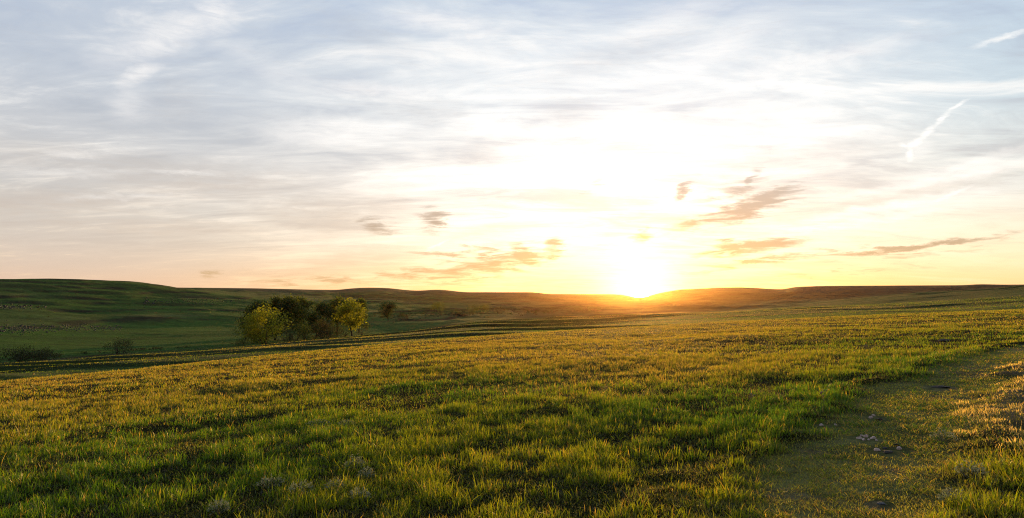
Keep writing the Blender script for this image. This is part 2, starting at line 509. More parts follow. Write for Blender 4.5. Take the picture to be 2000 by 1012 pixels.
# ------------------------------------------------------------------ grass blades (one sward)
def blades(x, y, h, w, lean, col, tipcol, seg3=True, r=None):
    n = len(x)
    r = rng if r is None else r
    z = ground_z(x, y) - 0.015
    th = r.uniform(0, 2 * np.pi, n)              # facing of the flat side
    la = r.uniform(0, 2 * np.pi, n)              # lean direction
    lx = np.cos(la) * lean * h; ly = np.sin(la) * lean * h
    wx = np.cos(th) * w * 0.5; wy = np.sin(th) * w * 0.5
    P = np.stack([x, y, z], -1); W = np.stack([wx, wy, 0 * wx], -1)
    L = np.stack([lx, ly, 0 * lx], -1)
    def at(t):
        q = P + L * (t ** 1.8)
        q[:, 2] += h * (t - 0.22 * np.minimum(lean, 1.6) * t * t)
        return q
    cs = [0.0, 0.38, 0.72, 1.0] if seg3 else [0.0, 0.55, 1.0]
    ws = [0.8, 1.0, 0.7] if seg3 else [0.9, 0.85]
    V = []; C = []
    for t, ww in zip(cs[:-1], ws):
        V += [at(np.full((n, 1), t)[:, 0:1] if False else np.full(1, t)) - W * ww, at(np.full(1, t)) + W * ww]
        c = col * (1 - t) + tipcol * t
        C += [c, c]
    V.append(at(np.full(1, 1.0))); C.append(tipcol)
    k = len(V)
    V = np.stack(V, 1).reshape(-1, 3); C = np.stack(C, 1).reshape(-1, 3)
    base = np.arange(n)[:, None] * k
    quads = [base + np.array([[2 * i, 2 * i + 1, 2 * i + 3, 2 * i + 2]]) for i in range(len(ws) - 1)]
    quads = np.concatenate(quads, 0)
    last = 2 * (len(ws) - 1)
    tris = base + np.array([[last, last + 1, last + 2]])
    return V, quads, tris, C

def scatter(d0, d1, dens, amax=0.80):
    area = amax * (d1 * d1 - d0 * d0)
    n = int(area * dens)
    d = np.sqrt(rng.uniform(d0 * d0, d1 * d1, n)); a = rng.uniform(-amax, amax, n)
    return d * np.sin(a), d * np.cos(a), d, a

parts = []
CLEAR = [(1690, 857, .20), (1715, 880, .14), (1735, 881, .18), (1756, 878, .16), (1705, 816, .18), (1717, 819, .12), (1604, 832, .12), (1632, 831, .10), (1836, 757, .32), (1722, 985, .12), (1845, 666, .7), (808, 679, .5)]
CLEAR = [hit(a, b)[:2] + (c,) for a, b, c in CLEAR]
def clear_of_stones(x, y):
    k = np.ones(len(x), bool)
    for cx, cy, cr in CLEAR:
        f = 1.0 / math.hypot(cx, cy)
        al = ((x - cx) * cx + (y - cy) * cy) * f; ac = ((x - cx) * cy - (y - cy) * cx) * f
        k &= ((al + cr * 0.5) / (cr * 1.5)) ** 2 + (ac / cr) ** 2 > 1
    return k

def thatch_band(d0, d1, dens, wmul, track_only=False):
    x, y, d, a = scatter(d0, d1, dens)
    if track_only:
        kk = (np.abs(track_dist(x, y) + wiggle(x, y)) < 1.05) & (rng.uniform(0, 1, len(x)) < 0.25 + 0.75 * sstep(0.4, 0.62, fbm(x / 0.3, y / 0.3, 163, 3)))
        x, y, d = x[kk], y[kk], d[kk]
    kk = clear_of_stones(x, y); x, y, d = x[kk], y[kk], d[kk]
    n = len(x)
    td = track_dist(x, y) + wiggle(x, y)
    tk = sstep(1.15, 0.6, np.abs(td))
    h = rng.uniform(0.018, 0.06, n) * (1 - 0.35 * tk) * (1.5 if track_only else 1.0)
    c = lerp(np.array([0.014, 0.026, 0.004]), np.array([0.185, 0.200, 0.062]), np.clip(rng.uniform(0, 1, n) * 0.4 + 0.6 * tk, 0, 1)) * rng.uniform(0.6, 1.3, (n, 1))
    dead = rng.uniform(0, 1, n) < 0.10 + 0.12 * tk
    c = np.where(dead[:, None], np.array([0.15, 0.115, 0.055]) * rng.uniform(0.6, 1.3, (n, 1)), c)
    parts.append(blades(x, y, h, rng.uniform(0.003, 0.007, n) * wmul, rng.gamma(2.2, 0.4, n), c, c * 1.1, False))
thatch_band(3.6, 8.0, 3200, 1.0)
thatch_band(8.0, 14.0, 1500, 1.4)
thatch_band(14.0, 26.0, 450, 2.3)
thatch_band(3.6, 9.0, 3800, 0.9, True)
thatch_band(9.0, 18.0, 1500, 1.3, True)

def grass_band(d0, d1, dens, wmul, seg3, amax=0.80, hmul=1.0, beyond=False):
    x, y, d, a = scatter(d0, d1, dens, amax)
    ca = np.interp(a, AZ[:len(azf)], colA[:len(azf)])
    td = track_dist(x, y) + wiggle(x, y)
    tk = sstep(0.95, 0.45, np.abs(td))                       # on the track
    nA = fbm(x / 0.26, y / 0.26, 101, 2)                    # tussocks
    nB = fbm(x / 0.95, y / 0.95, 103, 3)                      # patches
    nC = fbm(x / 6.0, y / 6.0, 107, 3)
    keep = rng.uniform(0, 1, len(x)) < np.maximum(np.clip(sstep(0.33, 0.70, nA * 0.42 + nB * 0.58) * 1.1, 0.12, 1), (0.35 + 0.9 * sstep(0.35, 0.65, nA)) * tk)
    keep &= (d < ca * 1.03) if not beyond else ((d > ca * 1.0) & (d < 0.96 * np.interp(a, AZ[:len(azf)], colS[:len(azf)])))
    keep &= clear_of_stones(x, y)
    x, y, d, a, td, tk, nA, nB, nC, ca = [v[keep] for v in (x, y, d, a, td, tk, nA, nB, nC, ca)]
    n = len(x)
    h = (0.042 + 0.075 * sstep(0.30, 0.75, nA) + 0.030 * sstep(0.40, 0.75, nB)) * rng.uniform(0.4, 1.45, n)
    tall = rng.uniform(0, 1, n) < 0.04
    h = np.where(tall, h * 1.55, h)
    h *= 1 - 0.50 * tk
    rdg = sstep(0.80, 0.35, np.abs(td - 1.25)) * sstep(8, 11, d)
    h *= 1 - 0.5 * rdg
    h *= hmul * 0.92
    lean = rng.gamma(1.8, 0.24, n)
    lean = np.where(tk > 0.5, lean + 0.5, lean)
    w = rng.uniform(0.0032, 0.0075, n) * wmul
    dr = dry_and_sun_glow(x, y) if not beyond else 0.75 * sstep(0.40, 0.66, fbm(x / 26, y / 26, 77, 4))
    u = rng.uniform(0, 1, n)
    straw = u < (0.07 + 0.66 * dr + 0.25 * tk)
    ridge = sstep(0.80, 0.35, np.abs(td - 1.25)) * sstep(8, 11, d)
    straw |= rng.uniform(0, 1, n) < ridge * 0.9
    v = rng.uniform(0.7, 1.3, (n, 1))
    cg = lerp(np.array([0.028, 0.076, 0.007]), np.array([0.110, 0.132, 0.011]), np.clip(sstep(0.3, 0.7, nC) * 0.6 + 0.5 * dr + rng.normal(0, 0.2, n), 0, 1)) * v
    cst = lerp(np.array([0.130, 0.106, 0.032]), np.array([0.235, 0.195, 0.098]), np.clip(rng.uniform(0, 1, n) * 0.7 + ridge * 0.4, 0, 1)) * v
    cst = np.where((ridge > 0.4)[:, None], np.array([0.270, 0.228, 0.195]) * v, cst)
    c = np.where(straw[:, None], cst, cg)
    tip = c * np.array([1.25, 1.12, 0.9])
    parts.append(blades(x, y, h, w, lean, c, tip, seg3))

grass_band(3.6, 8.0, 2800, 1.0, True)
grass_band(8.0, 14.0, 1900, 1.2, True)
grass_band(14.0, 26.0, 800, 1.7, False)
grass_band(26.0, 50.0, 290, 2.6, False, 0.80, 0.85)
grass_band(50.0, 100.0, 90, 4.4, False, 0.80, 0.75)
grass_band(36.0, 120.0, 30, 5.0, False, 0.80, 0.8, True)
grass_band(120.0, 300.0, 7, 11.0, False, 0.80, 1.0, True)

off = 0; VV = []; QQ = []; TT = []; CC = []
for V, q, t, c in parts:
    VV.append(V); QQ.append(q + off); TT.append(t + off); CC.append(c); off += len(V)
grass_mat = leafy_mat('grass_blades', 'tint', 0.62, (3.6, 3.2, 1.0), 0.40, 0.05)
go = obj('grass', np_mesh('grass', np.concatenate(VV), np.concatenate(QQ), np.concatenate(TT), grass_mat, np.concatenate(CC)))
tag(go, kind='stuff')
print('grass verts', off)

# ------------------------------------------------------------------ trees and shrubs
BARK = bark_mat()
LEAF = leafy_mat('tree_leaves', 'tint', 0.45, (1.7, 1.6, 0.7), 0.5, 0.03)

def tube(V, Fq, p0, p1, r0, r1, n=6):
    p0 = np.array(p0, float); p1 = np.array(p1, float)
    ax = p1 - p0; L = np.linalg.norm(ax); ax = ax / max(L, 1e-6)
    u = np.cross(ax, [0.3, 0.9, 0.2]); u /= np.linalg.norm(u); v = np.cross(ax, u)
    b = len(V)
    for p, r in ((p0, r0), (p1, r1)):
        for k in range(n):
            a = 2 * math.pi * k / n
            V.append(p + (u * math.cos(a) + v * math.sin(a)) * r)
    for k in range(n):
        Fq.append((b + k, b + (k + 1) % n, b + n + (k + 1) % n, b + n + k))

def limb(V, Fq, tips, p, d, L, r, depth, rr, spread, up):
    """a curved tapered limb that forks; collects its outer points in tips"""
    p = np.array(p, float); d = np.array(d, float); d /= np.linalg.norm(d)
    nseg = 3
    for s in range(nseg):
        q = p + d * (L / nseg)
        r2 = r * 0.86
        tube(V, Fq, p, q, r, r2, 6 if depth > 1 else 4)
        p = q; r = r2
        d = d + rr.normal(0, 0.13, 3) + np.array([0, 0, up * 0.12]); d /= np.linalg.norm(d)
        if depth <= 2: tips.append(p.copy())
    if depth == 0: return
    for k in range(rr.integers(2, 4)):
        nd = d + rr.normal(0, spread, 3); nd[2] += up * 0.25
        limb(V, Fq, tips, p, nd, L * rr.uniform(0.62, 0.85), r * rr.uniform(0.55, 0.72), depth - 1, rr, spread, up)

def leaf_cloud(pts, n, sig, size, col, rr, var=0.28, flat=0.8):
    c = pts[rr.integers(0, len(pts), n)] + rr.normal(0, 1, (n, 3)) * np.array([sig, sig, sig * flat])
    a = rr.normal(0, 1, (n, 3)); a /= np.linalg.norm(a, axis=1)[:, None]
    b = rr.normal(0, 1, (n, 3)); b -= a * (a * b).sum(1)[:, None]; b /= np.linalg.norm(b, axis=1)[:, None]
    s = size * rr.uniform(0.6, 1.35, n)[:, None]
    V = np.stack([c - a * s * 0.7, c - b * s * 0.38, c + a * s * 0.7, c + b * s * 0.38], 1).reshape(-1, 3)
    q = np.arange(n * 4).reshape(n, 4)
    cc = np.array(col) * rr.uniform(1 - var, 1 + var, (n, 1))
    return V, q, np.repeat(cc, 4, 0)

def tree(name, label, px, base_y, top_y, wpx, col, stems=1, k=None, nleaf=3000, crown_low=0.25, bare=0.0, group=None, cat='tree', seed=0, leaf=None, bark=None):
    """base_y: photo row of the foot, or None with k = multiple of the stream distance"""
    rr = np.random.default_rng(1000 + seed)
    if k is None:
        x, y, z = hit(px, base_y, dmin=30.0)
        a = math.atan2(x, y); d = math.hypot(x, y)
    else:
        a = float(px_dir(px, 640)[0]); d = float(np.interp(a, AZ[:len(azf)], colS[:len(azf)])) * k
        x, y = d * math.sin(a), d * math.cos(a)
    z = float(ground_z(np.array([x]), np.array([y]))[0])
    H = EYE + d * float(px_dir(px, top_y)[1]) - z
    Wd = wpx / F * d
    o = thing(name, label, cat, (x, y, z - 0.05), 0, group)
    V = []; Q = []; tips = []
    hs = H * 0.22 if cat == 'tree' else H * 0.10
    for s in range(stems):
        an = rr.uniform(0, 2 * math.pi); ln = 0.0 if stems == 1 else rr.uniform(0.25, 0.55)
        dirv = (math.cos(an) * ln, math.sin(an) * ln, 1.0)
        off = (math.cos(an) * 0.12 * (stems > 1) * H * 0.1, math.sin(an) * 0.1 * (stems > 1) * H * 0.1, -0.2)
        limb(V, Q, tips, off, dirv, H * (0.30 if cat == 'tree' else 0.34), H * (0.026 if stems == 1 else 0.018), 3, rr, 0.50, 0.55)
    V = np.array(V); tips = np.array(tips)
    # fit the limbs to the height and spread of the real tree
    top = tips[:, 2].max(); sp = np.percentile(np.abs(tips[:, :2]), 96)
    f = np.array([Wd * 0.5 * 0.80 / max(sp, 1e-3), Wd * 0.5 * 0.80 / max(sp, 1e-3), H * 0.93 / top])
    zt = np.clip(V[:, 2] / (H * 0.25), 0, 1)[:, None]
    fx = np.concatenate([np.repeat(1 + (f[0] - 1) * zt, 2, 1), np.full_like(zt, f[2])], 1)
    V = V * fx; tips = tips * f
    obj('trunk', np_mesh('trunk', V, np.array(Q), mat=bark or BARK, smooth=True), o)
    tips = tips[tips[:, 2] > H * crown_low]
    # leaf clumps at limb ends, plus some filling the crown
    nc = int(34 if cat == 'tree' else 22)
    g = rr.normal(0, 1, (nc, 3)); g /= np.linalg.norm(g, axis=1)[:, None]
    g *= rr.uniform(0.45, 1.0, (nc, 1)) ** 0.5
    zc0 = 0.5 + crown_low * 0.5; zr = (1 - crown_low) * 0.5
    cl = g * np.array([Wd * 0.42, Wd * 0.42, H * zr * 0.92]) + np.array([0, 0, H * zc0])
    tp = tips[rr.integers(0, len(tips), nc)]
    pts = np.concatenate([cl, cl, tp])
    if bare > 0: pts = pts[rr.uniform(0, 1, len(pts)) > bare]
    ls = leaf or max(0.13, 0.030 * H)
    LV, LQ, LC = leaf_cloud(pts, nleaf, Wd * 0.088, ls * 1.1, col, rr)
    cn = fbm(LV[:, 0] * 0.9 + seed * 7, LV[:, 2] * 0.9 + LV[:, 1] * 0.6, seed, 2)[:, None]
    LC = LC * (0.75 + 0.5 * np.repeat(cn.reshape(-1, 4)[:, :1], 4, 0).reshape(-1, 1))
    LV[:, 2] = np.maximum(LV[:, 2], 0.03)
    obj('crown', np_mesh('crown', LV, LQ, mat=LEAF, color=LC), o)
    return o

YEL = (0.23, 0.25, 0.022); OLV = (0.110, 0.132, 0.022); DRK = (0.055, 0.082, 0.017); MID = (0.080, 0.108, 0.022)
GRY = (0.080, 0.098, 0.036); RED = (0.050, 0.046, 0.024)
G1 = 'cottonwoods in the grove by the stream'
tree('cottonwood_tree', 'bright yellow-green spreading tree with forked trunks at left front of the grove', 518, None, 602, 84, YEL, 3, 1.00, 4200, 0.20, 0, G1, seed=1)
tree('cottonwood_tree', 'bright yellow-green round tree on a single dark trunk, right front of the grove', 688, None, 586, 56, YEL, 1, 1.00, 3600, 0.30, 0, G1, seed=2)
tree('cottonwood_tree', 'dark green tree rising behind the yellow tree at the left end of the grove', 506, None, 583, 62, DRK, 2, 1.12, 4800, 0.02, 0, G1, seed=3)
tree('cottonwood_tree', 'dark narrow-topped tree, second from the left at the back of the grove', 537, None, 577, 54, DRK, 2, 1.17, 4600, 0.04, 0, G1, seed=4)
tree('cottonwood_tree', 'tall olive tree with a pale domed top in the middle of the grove', 567, None, 576, 54, OLV, 2, 1.14, 4600, 0.05, 0, G1, seed=5)
tree('cottonwood_tree', 'slim olive-brown tree touching the right side of the tall domed tree', 595, None, 577, 46, MID, 1, 1.13, 4000, 0.04, 0, G1, seed=6)
tree('cottonwood_tree', 'lower dark tree sloping down to the right, just left of the gap in the grove', 620, None, 590, 62, DRK, 2, 1.15, 4600, 0.0, 0, G1, seed=7)
tree('cottonwood_tree', 'tall olive tree with a pale flat top right of the gap in the grove', 659, None, 575, 46, OLV, 1, 1.12, 3800, 0.15, 0, G1, seed=8)
tree('cottonwood_tree', 'dark olive tree whose top shows behind the bright yellow tree on the right', 701, None, 578, 36, MID, 1, 1.13, 3000, 0.15, 0, G1, seed=9)
G2 = 'bushes under the grove'
tree('streamside_bush', 'low grey-green rounded bush right of the forked yellow tree', 562, None, 638, 46, GRY, 4, 1.015, 1700, 0.05, 0.1, G2, 'bush', 10)
tree('streamside_bush', 'small olive bush standing alone in the dark centre of the grove foot', 597, None, 629, 34, OLV, 4, 1.01, 1300, 0.05, 0.1, G2, 'bush', 11)
tree('streamside_bush', 'reddish brown twiggy bush, tallest of the bushes below the grove', 629, None, 618, 46, RED, 5, 1.03, 1500, 0.05, 0.3, G2, 'bush', 12)
tree('streamside_bush', 'reddish half-bare bush left of the single-trunked yellow tree', 654, None, 632, 36, RED, 5, 1.02, 900, 0.05, 0.4, G2, 'bush', 13)
tree('streamside_bush', 'thin bare brown bush at the right foot of the single-trunked yellow tree', 708, None, 634, 26, RED, 5, 1.03, 500, 0.05, 0.5, G2, 'bush', 14)
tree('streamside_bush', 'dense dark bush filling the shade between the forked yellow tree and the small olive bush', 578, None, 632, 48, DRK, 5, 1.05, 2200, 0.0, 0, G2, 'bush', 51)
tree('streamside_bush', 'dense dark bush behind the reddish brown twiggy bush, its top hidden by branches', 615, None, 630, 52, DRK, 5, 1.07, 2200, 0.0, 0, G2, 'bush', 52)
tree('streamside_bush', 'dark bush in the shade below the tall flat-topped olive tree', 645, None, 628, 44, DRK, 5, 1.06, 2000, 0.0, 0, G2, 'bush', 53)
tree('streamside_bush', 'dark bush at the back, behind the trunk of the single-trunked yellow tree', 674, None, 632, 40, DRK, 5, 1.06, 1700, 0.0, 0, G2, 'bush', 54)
tree('streamside_bush', 'tiny dark bush on the bank just left of the forked yellow tree', 472, None, 660, 34, DRK, 4, 1.0, 900, 0.03, 0.1, G2, 'bush', 15)
tree('streamside_bush', 'dark thicket on the slope behind the left end of the grove', 478, None, 622, 56, DRK, 5, 1.25, 1500, 0.03, 0.1, G2, 'bush', 16)
G3 = 'lone trees up the valley'
tree('oak_tree', 'lone dark rounded tree on the valley floor right of the grove', 758, 627, 590, 38, (0.030, 0.046, 0.012), 1, None, 4200, 0.10, 0, G3, seed=17)
tree('willow_tree', 'small pale thin-leaved tree in mid valley with a forked dark stem', 857, 613, 591, 30, OLV, 2, None, 2200, 0.2, 0.1, G3, seed=18)
tree('willow_tree', 'faint bare grey tree, left one of a close pair far up the valley', 922, 613, 596, 26, GRY, 2, None, 1900, 0.15, 0.1, G3, seed=19)
tree('willow_tree', 'faint olive tree, right one of a close pair far up the valley', 944, 613, 595, 28, OLV, 1, None, 1900, 0.15, 0.1, G3, seed=20)
G4 = 'bushes along the stream cut'
tree('streamside_bush', 'open branching bush standing alone on the stream bank left of the grove', 231, None, 660, 54, (0.045, 0.056, 0.022), 6, 1.0, 1700, 0.05, 0.25, G4, 'bush', 21)
tree('streamside_bush', 'low spreading dark bush at the far left end of the stream', 38, None, 682, 74, (0.026, 0.034, 0.012), 6, 1.03, 2400, 0.03, 0.15, G4, 'bush', 22)
tree('streamside_bush', 'low grey-green bush just right of the dark one at the left end of the stream', 88, None, 681, 50, (0.045, 0.058, 0.022), 6, 1.02, 1700, 0.03, 0.2, G4, 'bush', 23)
G5 = 'scrub far up the valley'
for i, (px, by, ty, wpx, col, lab) in enumerate([
    (905, 616, 605, 36, RED, 'brown scrub bush below the faint pair of trees, on their left'),
    (972, 611, 601, 30, RED, 'brown scrub bush just right of the faint pair of trees'),
    (1003, 609, 600, 30, DRK, 'dark flat scrub bush far up the valley, midway to the sun'),
    (1040, 607, 599, 44, RED, 'wide brown scrub thicket nearest the left side of the sun glow'),
    (782, 626, 614, 34, RED, 'low bare brown scrub at the foot of the lone dark tree'),
    (832, 618, 609, 40, DRK, 'low dark scrub beside the small pale tree with forked stem'),
    (1312, 601, 590, 16, RED, 'tiny lone bush on the far slope right of the sun')]):
    tree('scrub_bush', lab, px, by, ty, wpx, col, 4, None, 500, 0.03, 0.2, G5, 'bush', 30 + i)

# ------------------------------------------------------------------ stones
def rock_mesh(name, r, mat, seed, flat=0.6):
    rr = np.random.default_rng(500 + seed)
    import bmesh
    bm = bmesh.new()
    bmesh.ops.create_icosphere(bm, subdivisions=3, radius=1.0)
    sx, sy = rr.uniform(0.8, 1.35), rr.uniform(0.75, 1.1)
    pl = rr.normal(0, 1, (7, 3)); pl /= np.linalg.norm(pl, axis=1)[:, None]; pd = rr.uniform(0.55, 0.9, 7)
    for v in bm.verts:
        p = np.array(v.co)
        for n_, d_ in zip(pl, pd):
            e = p @ n_ - d_
            if e > 0: p = p - n_ * e * 0.9
        p = p + 0.05 * np.sin(p[[1, 2, 0]] * 9 + seed)
        v.co = Vector((p[0] * sx * r, p[1] * sy * r, p[2] * flat * r))
    me = bpy.data.meshes.new(name); bm.to_mesh(me); bm.free()
    me.materials.append(mat)
    return me

PALE_STONE = stone_mat('pale_limestone', (0.62, 0.42, 0.37), (0.88, 0.72, 0.66))
DARK_STONE = stone_mat('dark_stone', (0.02, 0.017, 0.014), (0.055, 0.045, 0.036))
GREY_STONE = stone_mat('grey_limestone', (0.03, 0.034, 0.04), (0.15, 0.16, 0.18))

def stone(px, py, rpx, label, group, mat, seed, flat=0.85, name='limestone_stone'):
    x, y, z = hit(px, py)
    d = math.hypot(x, y)
    r = rpx / F * d
    o = obj(name, rock_mesh(name, r, mat, seed, flat), None, (x, y, z + r * flat * 0.22), seed * 1.3)
    return tag(o, label, 'stone', group)

lab = 'small pinkish stone in the heap of seven lying mid-track'
for i, (px, py, rp) in enumerate([(1678, 857, 4.2), (1687, 860, 3.4), (1683, 852, 3.0), (1691, 854, 5.0), (1697, 860, 2.8), (1705, 857, 4.2), (1712, 861, 2.6)]):
    stone(px, py, rp, lab, 'heap of pinkish stones in the track', PALE_STONE, i)
stone(1713, 881, 5, 'pinkish stone at the left end of the short dark furrow in the track', 'stones round the dark furrow', PALE_STONE, 11)
stone(1729, 877, 4, 'greyish stone at the middle of the short dark furrow in the track', 'stones round the dark furrow', GREY_STONE, 12)
stone(1756, 878, 5, 'larger pinkish stone at the right end of the short dark furrow in the track', 'stones round the dark furrow', PALE_STONE, 13)
stone(1752, 871, 4, 'dark stone behind the right end of the short dark furrow', 'stones round the dark furrow', DARK_STONE, 14)
stone(1735, 884, 11, 'broad low dark stone sunk in the track between the pinkish stones', 'stones round the dark furrow', DARK_STONE, 15, 0.3)
stone(1701, 817, 4, 'pale stone beside a dark one farther up the track', 'stones farther up the track', PALE_STONE, 16)
stone(1706, 813, 3, 'smallest pale stone behind the pair farther up the track', 'stones farther up the track', PALE_STONE, 17)
stone(1717, 820, 6, 'dark flat stone beside a pale one farther up the track', 'stones farther up the track', DARK_STONE, 18, 0.4)
stone(1604, 832, 4, 'reddish stone at the left edge of the track, by the tall grass', 'stones at the left track edge', PALE_STONE, 19)
stone(1632, 831, 3, 'small white stone at the left track edge, right of the reddish one', 'stones at the left track edge', PALE_STONE, 20)
stone(1836, 757, 13, 'dark flat stone on the track where it bends to the right', 'stones farther up the track', DARK_STONE, 21, 0.25)
stone(808, 679, 4, 'single dark stone on the far edge of the meadow below the lone trees', None, DARK_STONE, 22, 0.8)
stone(1845, 666, 11, 'dark low stone in the open grass above the bend of the track', None, DARK_STONE, 23, 0.25)
stone(1722, 985, 9, 'pale flat stone half buried in the foreground at the bottom of the track', None, GREY_STONE, 24, 0.3)

# rubble on the left hillside: past counting
rr = np.random.default_rng(77)
RV = []; RQ = []; nvr = 0
ico = [(-1, -1, -1), (1, -1, -1), (1, 1, -1), (-1, 1, -1), (-1, -1, 1), (1, -1, 1), (1, 1, 1), (-1, 1, 1)]
cube_q = np.array([(0, 3, 2, 1), (4, 5, 6, 7), (0, 1, 5, 4), (1, 2, 6, 5), (2, 3, 7, 6), (3, 0, 4, 7)])
def rubble(x0, x1, yc0, yc1, h, n, s0, s1):
    global nvr
    for _ in range(n):
        f = rr.uniform(0, 1) ** 1.5
        px = x0 + (x1 - x0) * f
        py = yc0 + (yc1 - yc0) * f + rr.normal(0, h * (1 - 0.6 * f))
        x, y, z = hit(px, py, dmin=100.0)
        if math.hypot(x, y) > 1200: continue
        s = rr.uniform(s0, s1)
        c = np.array(ico) * rr.uniform(0.6, 1.0, (8, 1)) * np.array([s, s * 0.8, s * 0.55])
        a = rr.uniform(0, 6.28); ca, sa = math.cos(a), math.sin(a)
        c = np.stack([c[:, 0] * ca - c[:, 1] * sa, c[:, 0] * sa + c[:, 1] * ca, c[:, 2]], 1) + np.array([x, y, z + s * 0.1])
        RV.append(c); RQ.append(cube_q + nvr); nvr += 8
rubble(-60, 240, 643, 640, 6.0, 760, 0.15, 0.42)
rubble(-20, 90, 599, 600, 3.0, 120, 0.3, 0.7)
rubble(280, 480, 591, 588, 4.0, 160, 0.3, 0.6)
tag(obj('limestone_rubble', np_mesh('limestone_rubble', np.concatenate(RV), np.concatenate(RQ), mat=stone_mat('weathered_rubble', (0.018, 0.021, 0.025), (0.085, 0.092, 0.105)))), kind='stuff')

# low scrub dotted over the valley floor: past counting
pts = []; cols = []
for _ in range(260):
    u = rr.uniform(0, 1)
    if u < 0.7: px = rr.uniform(690, 1180); py = 619 - (px - 690) / 490 * 14 + rr.normal(0, 4)
    elif u < 0.85: px = rr.uniform(-40, 480); py = float(np.interp(px, XS, yS)) - rr.uniform(0, 4)
    else: px = rr.uniform(0, 460); py = rr.uniform(570, 640)
    x, y, z = hit(px, py, dmin=100.0)
    if math.hypot(x, y) > 1300: continue
    s_ = rr.uniform(0.25, 0.9) * (1.3 if u < 0.7 else 0.8)
    pts.append((x, y, z, s_)); cols.append([(0.040, 0.045, 0.018), (0.055, 0.042, 0.026), (0.035, 0.055, 0.012)][rr.integers(0, 3)])
SV = []; SQ = []; SC = []; so_ = 0
for (x, y, z, s_), c_ in zip(pts, cols):
    LV, LQ, LC = leaf_cloud(np.array([[x, y, z + s_ * 0.5]]) + rr.normal(0, 0.5, (5, 3)) * np.array([s_ * 1.6, s_ * 1.6, s_ * 0.35]), 60, s_ * 0.32, s_ * 0.30, c_, rr)
    SV.append(LV); SQ.append(LQ + so_); SC.append(LC); so_ += len(LV)
tag(obj('scrub', np_mesh('scrub', np.concatenate(SV), np.concatenate(SQ), mat=LEAF, color=np.concatenate(SC))), kind='stuff')

# ------------------------------------------------------------------ sage plants, dry stalks
SAGE = leafy_mat('sage_leaves', 'tint', 0.3, (1.1, 1.1, 1.0), 0.6, 0.03)
def sage(px, py, wpx, hpx, label, seed):
    r_ = np.random.default_rng(3000 + seed)
    x, y, z = hit(px, py); d = math.hypot(x, y)
    Wd = wpx / F * d; H = hpx / F * d
    n = 170
    an = r_.uniform(0, 2 * math.pi, n); rad = Wd * 0.5 * np.sqrt(r_.uniform(0, 1, n))
    bx = rad * np.cos(an); by = rad * np.sin(an)
    hh = H * (0.35 + 0.65 * (1 - (rad / (Wd * 0.5)) ** 2)) * r_.uniform(0.4, 1.0, n)
    c = np.stack([bx, by, hh], 1)
    dirv = np.stack([np.cos(an), np.sin(an), r_.uniform(0.1, 1.3, n)], 1) + r_.normal(0, 0.4, (n, 3))
    dirv /= np.linalg.norm(dirv, axis=1)[:, None]
    L = r_.uniform(0.018, 0.04, n)[:, None]
    sd_ = np.cross(dirv, r_.normal(0, 1, (n, 3))); sd_ /= np.linalg.norm(sd_, axis=1)[:, None]
    V = np.stack([c, c + dirv * L * 0.55 + sd_ * L * 0.17, c + dirv * L, c + dirv * L * 0.55 - sd_ * L * 0.17], 1).reshape(-1, 3)
    cc = np.repeat(np.array([0.26, 0.31, 0.23]) * r_.uniform(0.7, 1.25, (n, 1)), 4, 0)
    o = thing('sage_plant', label, 'plant', (x, y, z), 0, 'silvery sage plants in the meadow')
    obj('leaves', np_mesh('leaves', V, np.arange(n * 4).reshape(n, 4), mat=SAGE, color=cc), o)
    sv = []; sq = []
    for k in range(14):
        e = c[r_.integers(0, n)]
        tube(sv, sq, (e[0] * 0.15, e[1] * 0.15, -0.01), (e[0] * 0.7, e[1] * 0.7, e[2] * 0.6), 0.0022, 0.0018, 4)
        tube(sv, sq, (e[0] * 0.7, e[1] * 0.7, e[2] * 0.6), e, 0.0018, 0.0012, 4)
    obj('stems', np_mesh('stems', np.array(sv), np.array(sq), mat=STEM), o)
    return o

def stem_mat(name, c):
    m, t_, out = new_mat(name)
    tc_ = t_.new('ShaderNodeTexCoord')
    n = t_.noise(tc_.outputs['Object'], 30.0, 3, 0.6)
    b = t_.new('ShaderNodeBsdfPrincipled'); b.inputs['Roughness'].default_value = 0.8
    t_.link(t_.ramp(n, [(0.3, tuple(v * 0.7 for v in c)), (0.7, tuple(min(1, v * 1.3) for v in c))]), b.inputs['Base Color'])
    t_.link(b.outputs[0], out.inputs[0])
    return m
STEM = stem_mat('sage_stem', (0.16, 0.15, 0.10))
STRAW = stem_mat('straw', (0.46, 0.37, 0.23))
DEADW = stem_mat('dead_stalk', (0.045, 0.03, 0.02))

for i, (px, py, wp, hp, lab) in enumerate([
    (622, 834, 46, 14, 'silvery sage clump farthest from the viewer, left of a smaller one'),
    (678, 832, 34, 12, 'small silvery sage clump right beside the farthest clump'),
    (694, 918, 36, 30, 'tall silvery sage plant in the dark dip in mid foreground'),
    (716, 936, 30, 22, 'short silvery sage plant just in front of the tall one in the dark dip'),
    (655, 962, 40, 26, 'pale wide sage plant in the lower centre-left foreground'),
    (588, 966, 44, 28, 'large blue-grey sage plant left of the pale wide one'),
    (530, 952, 50, 22, 'low spreading sage plant at the left of the foreground row of sage'),
    (702, 978, 38, 24, 'sage plant nearest the bottom edge, right end of the foreground row'),
    (427, 1003, 34, 26, 'pale sage tuft alone in the bottom left foreground'),
    (1898, 935, 44, 30, 'silvery sage plant among tall grass right of the track'),
    (1842, 862, 38, 22, 'dark grey-leaved plant beside the right edge of the track'),
    (1862, 985, 40, 26, 'low sage plant at the bottom right near the track')]):
    sage(px, py, wp, hp, lab, i)

